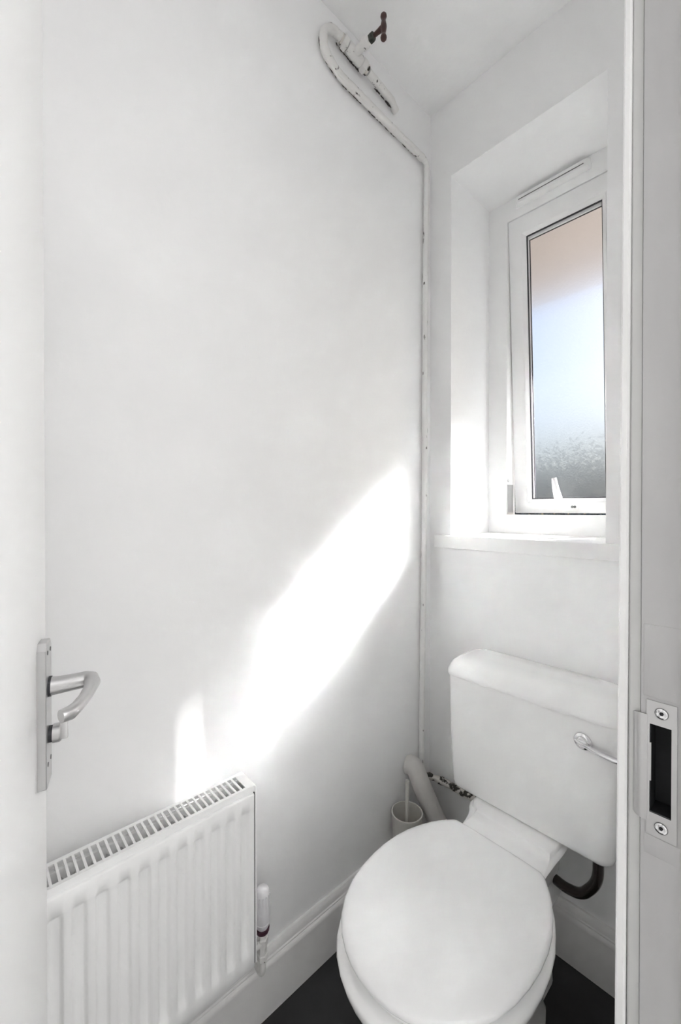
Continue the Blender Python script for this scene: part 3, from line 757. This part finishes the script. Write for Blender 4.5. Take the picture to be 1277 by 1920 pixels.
bm = B(); lathe(bm, [(0.013, 0.008), (0.0115, 0.028), (0.0115, 0.034), (0.0145, 0.036), (0.0145, 0.050), (0.0105, 0.054), (0.0100, 0.062)], 14, axis_m(SP, ex)); part('bonnet', bm, M['pipe'], tapb, smooth=40)
bm = B(); lathe(bm, [(0.0118, 0.060), (0.0118, 0.070), (0.008, 0.074)], 6, axis_m(SP, ex)); part('gland_nut', bm, M['green'], tapb)
bm = B(); tube(bm, [SP + ex * 0.070, SP + ex * 0.085, SP + ex * 0.104], [0.0055, 0.006, 0.008], 12); part('spindle', bm, M['tap'], tapb, smooth=60)
hc = SP + ex * 0.106
bm = B()
tube(bm, [hc + Vector((0, 0, s)) for s in (-0.036, -0.035, -0.032, -0.028, -0.024, -0.021, -0.016, -0.008, 0.0, 0.008, 0.016, 0.021, 0.024, 0.028, 0.032, 0.035, 0.036)], [0.003, 0.006, 0.0082, 0.0088, 0.0075, 0.0058, 0.006, 0.0075, 0.0088, 0.0075, 0.006, 0.0058, 0.0075, 0.0088, 0.0082, 0.006, 0.003], 14)
part('tap_handle', bm, M['tap'], tapb, smooth=60, label='red brown crosshead handle')

# ------------------------------------------------------------------ waste pipe and toilet brush in the corner
sp = thing('waste_pipe', (0.06, -0.12, 0.2), 'fat white plastic waste pipe sloping from the left wall down behind the toilet', 'pipe')
bm = B(); tube(bm, round_path([(0.0, -0.128, 0.385), (0.026, -0.122, 0.385), (0.052, -0.118, 0.33), (0.10, -0.085, 0.20), (0.18, -0.09, 0.155), (0.334, -0.12, 0.15)], 0.045, 10), 0.031, 22)
part('pipe', bm, M['waste'], sp, smooth=60)
tb = thing('toilet_brush', (0.056, -0.205, 0), 'milky plastic toilet brush in its tall round holder beside the toilet', 'toilet brush')
Tb = Matrix.Translation((0.056, -0.200, 0))
bm = B(); lathe(bm, [(0.040, 0.0), (0.043, 0.004), (0.046, 0.16), (0.048, 0.275), (0.050, 0.279), (0.050, 0.285), (0.046, 0.285), (0.044, 0.16), (0.040, 0.02)], 32, Tb); part('holder', bm, M['brush'], tb, smooth=50)
bm = B(); tube(bm, [(0.048, -0.196, 0.10), (0.048, -0.192, 0.28), (0.047, -0.189, 0.33), (0.047, -0.187, 0.375)], [0.006, 0.006, 0.0062, 0.0068], 14); part('handle', bm, M['brush'], tb, smooth=60)
bm = B(); lathe(bm, [(0.012, 0.03), (0.034, 0.045), (0.036, 0.09), (0.022, 0.115), (0.008, 0.12)], 20, Tb); part('brush_head', bm, M['bristle'], tb, smooth=50)

# ------------------------------------------------------------------ outside the window
bm = B(); box(bm, (-3.5, 0.36, 2.452), (4.0, 1.29, 2.60))
eo = obj('roof_eaves', bm, M['soffit'], None, None, 0.02); eo['kind'] = 'structure'; eo['label'] = 'beige boarded eaves overhanging outside the window'; eo['category'] = 'eaves'
bm = B(); box(bm, (-40, 0.36, -0.32), (40, 60, -0.20)); g = obj('ground', bm, M['ground']); g['kind'] = 'structure'; g['label'] = 'pale paving outside below the window'; g['category'] = 'ground'
hedge = thing('garden_hedge', (-6.5, 20, -0.2), 'dim grey green hedge blurred behind the bottom of the frosted pane', 'hedge')
rnd = random.Random(11)
vv, ff = [], []
for k in range(24000):
    x = rnd.uniform(-13.5, 0.5); t = rnd.random()
    top = 3.7 + 0.9 * noise.noise(Vector((x * 0.45, 0, 3))) + 0.5 * noise.noise(Vector((x * 1.5, 0, 8))) + (0.5 if x > -6.3 else 0)
    z = -0.2 + (top + 1.1) * (1 - (1 - t) ** 1.0) * (0.62 + 0.38 * rnd.random() ** 1.5)
    y = 20 + rnd.gauss(0, 0.55)
    sz = rnd.uniform(0.07, 0.15)
    u = Vector((rnd.gauss(0, 1), rnd.gauss(0, 1), rnd.gauss(0, 1))).normalized()
    v = u.cross(Vector((rnd.gauss(0, 1), rnd.gauss(0, 1), rnd.gauss(0, 1)))).normalized()
    c = Vector((x + 6.5, y - 20, z + 0.2)); i = len(vv)
    vv += [c - u * sz, c + v * sz * 0.5, c + u * sz, c - v * sz * 0.5]; ff.append((i, i + 1, i + 2, i + 3))
me = bpy.data.meshes.new('foliage'); me.from_pydata([tuple(p) for p in vv], [], ff); me.materials.append(M['leaf'])
fo = bpy.data.objects.new('foliage', me); col.objects.link(fo); fo.parent = hedge; fo['kind'] = 'stuff'
for x in (-11.5, -8.2, -5.0, -1.8):
    bm = B(); tube(bm, [(x, 20, -0.2), (x + 0.1, 20, 1.2), (x, 20.1, 2.8)], [0.11, 0.09, 0.05], 8); part('stem', bm, M['bark'], hedge)
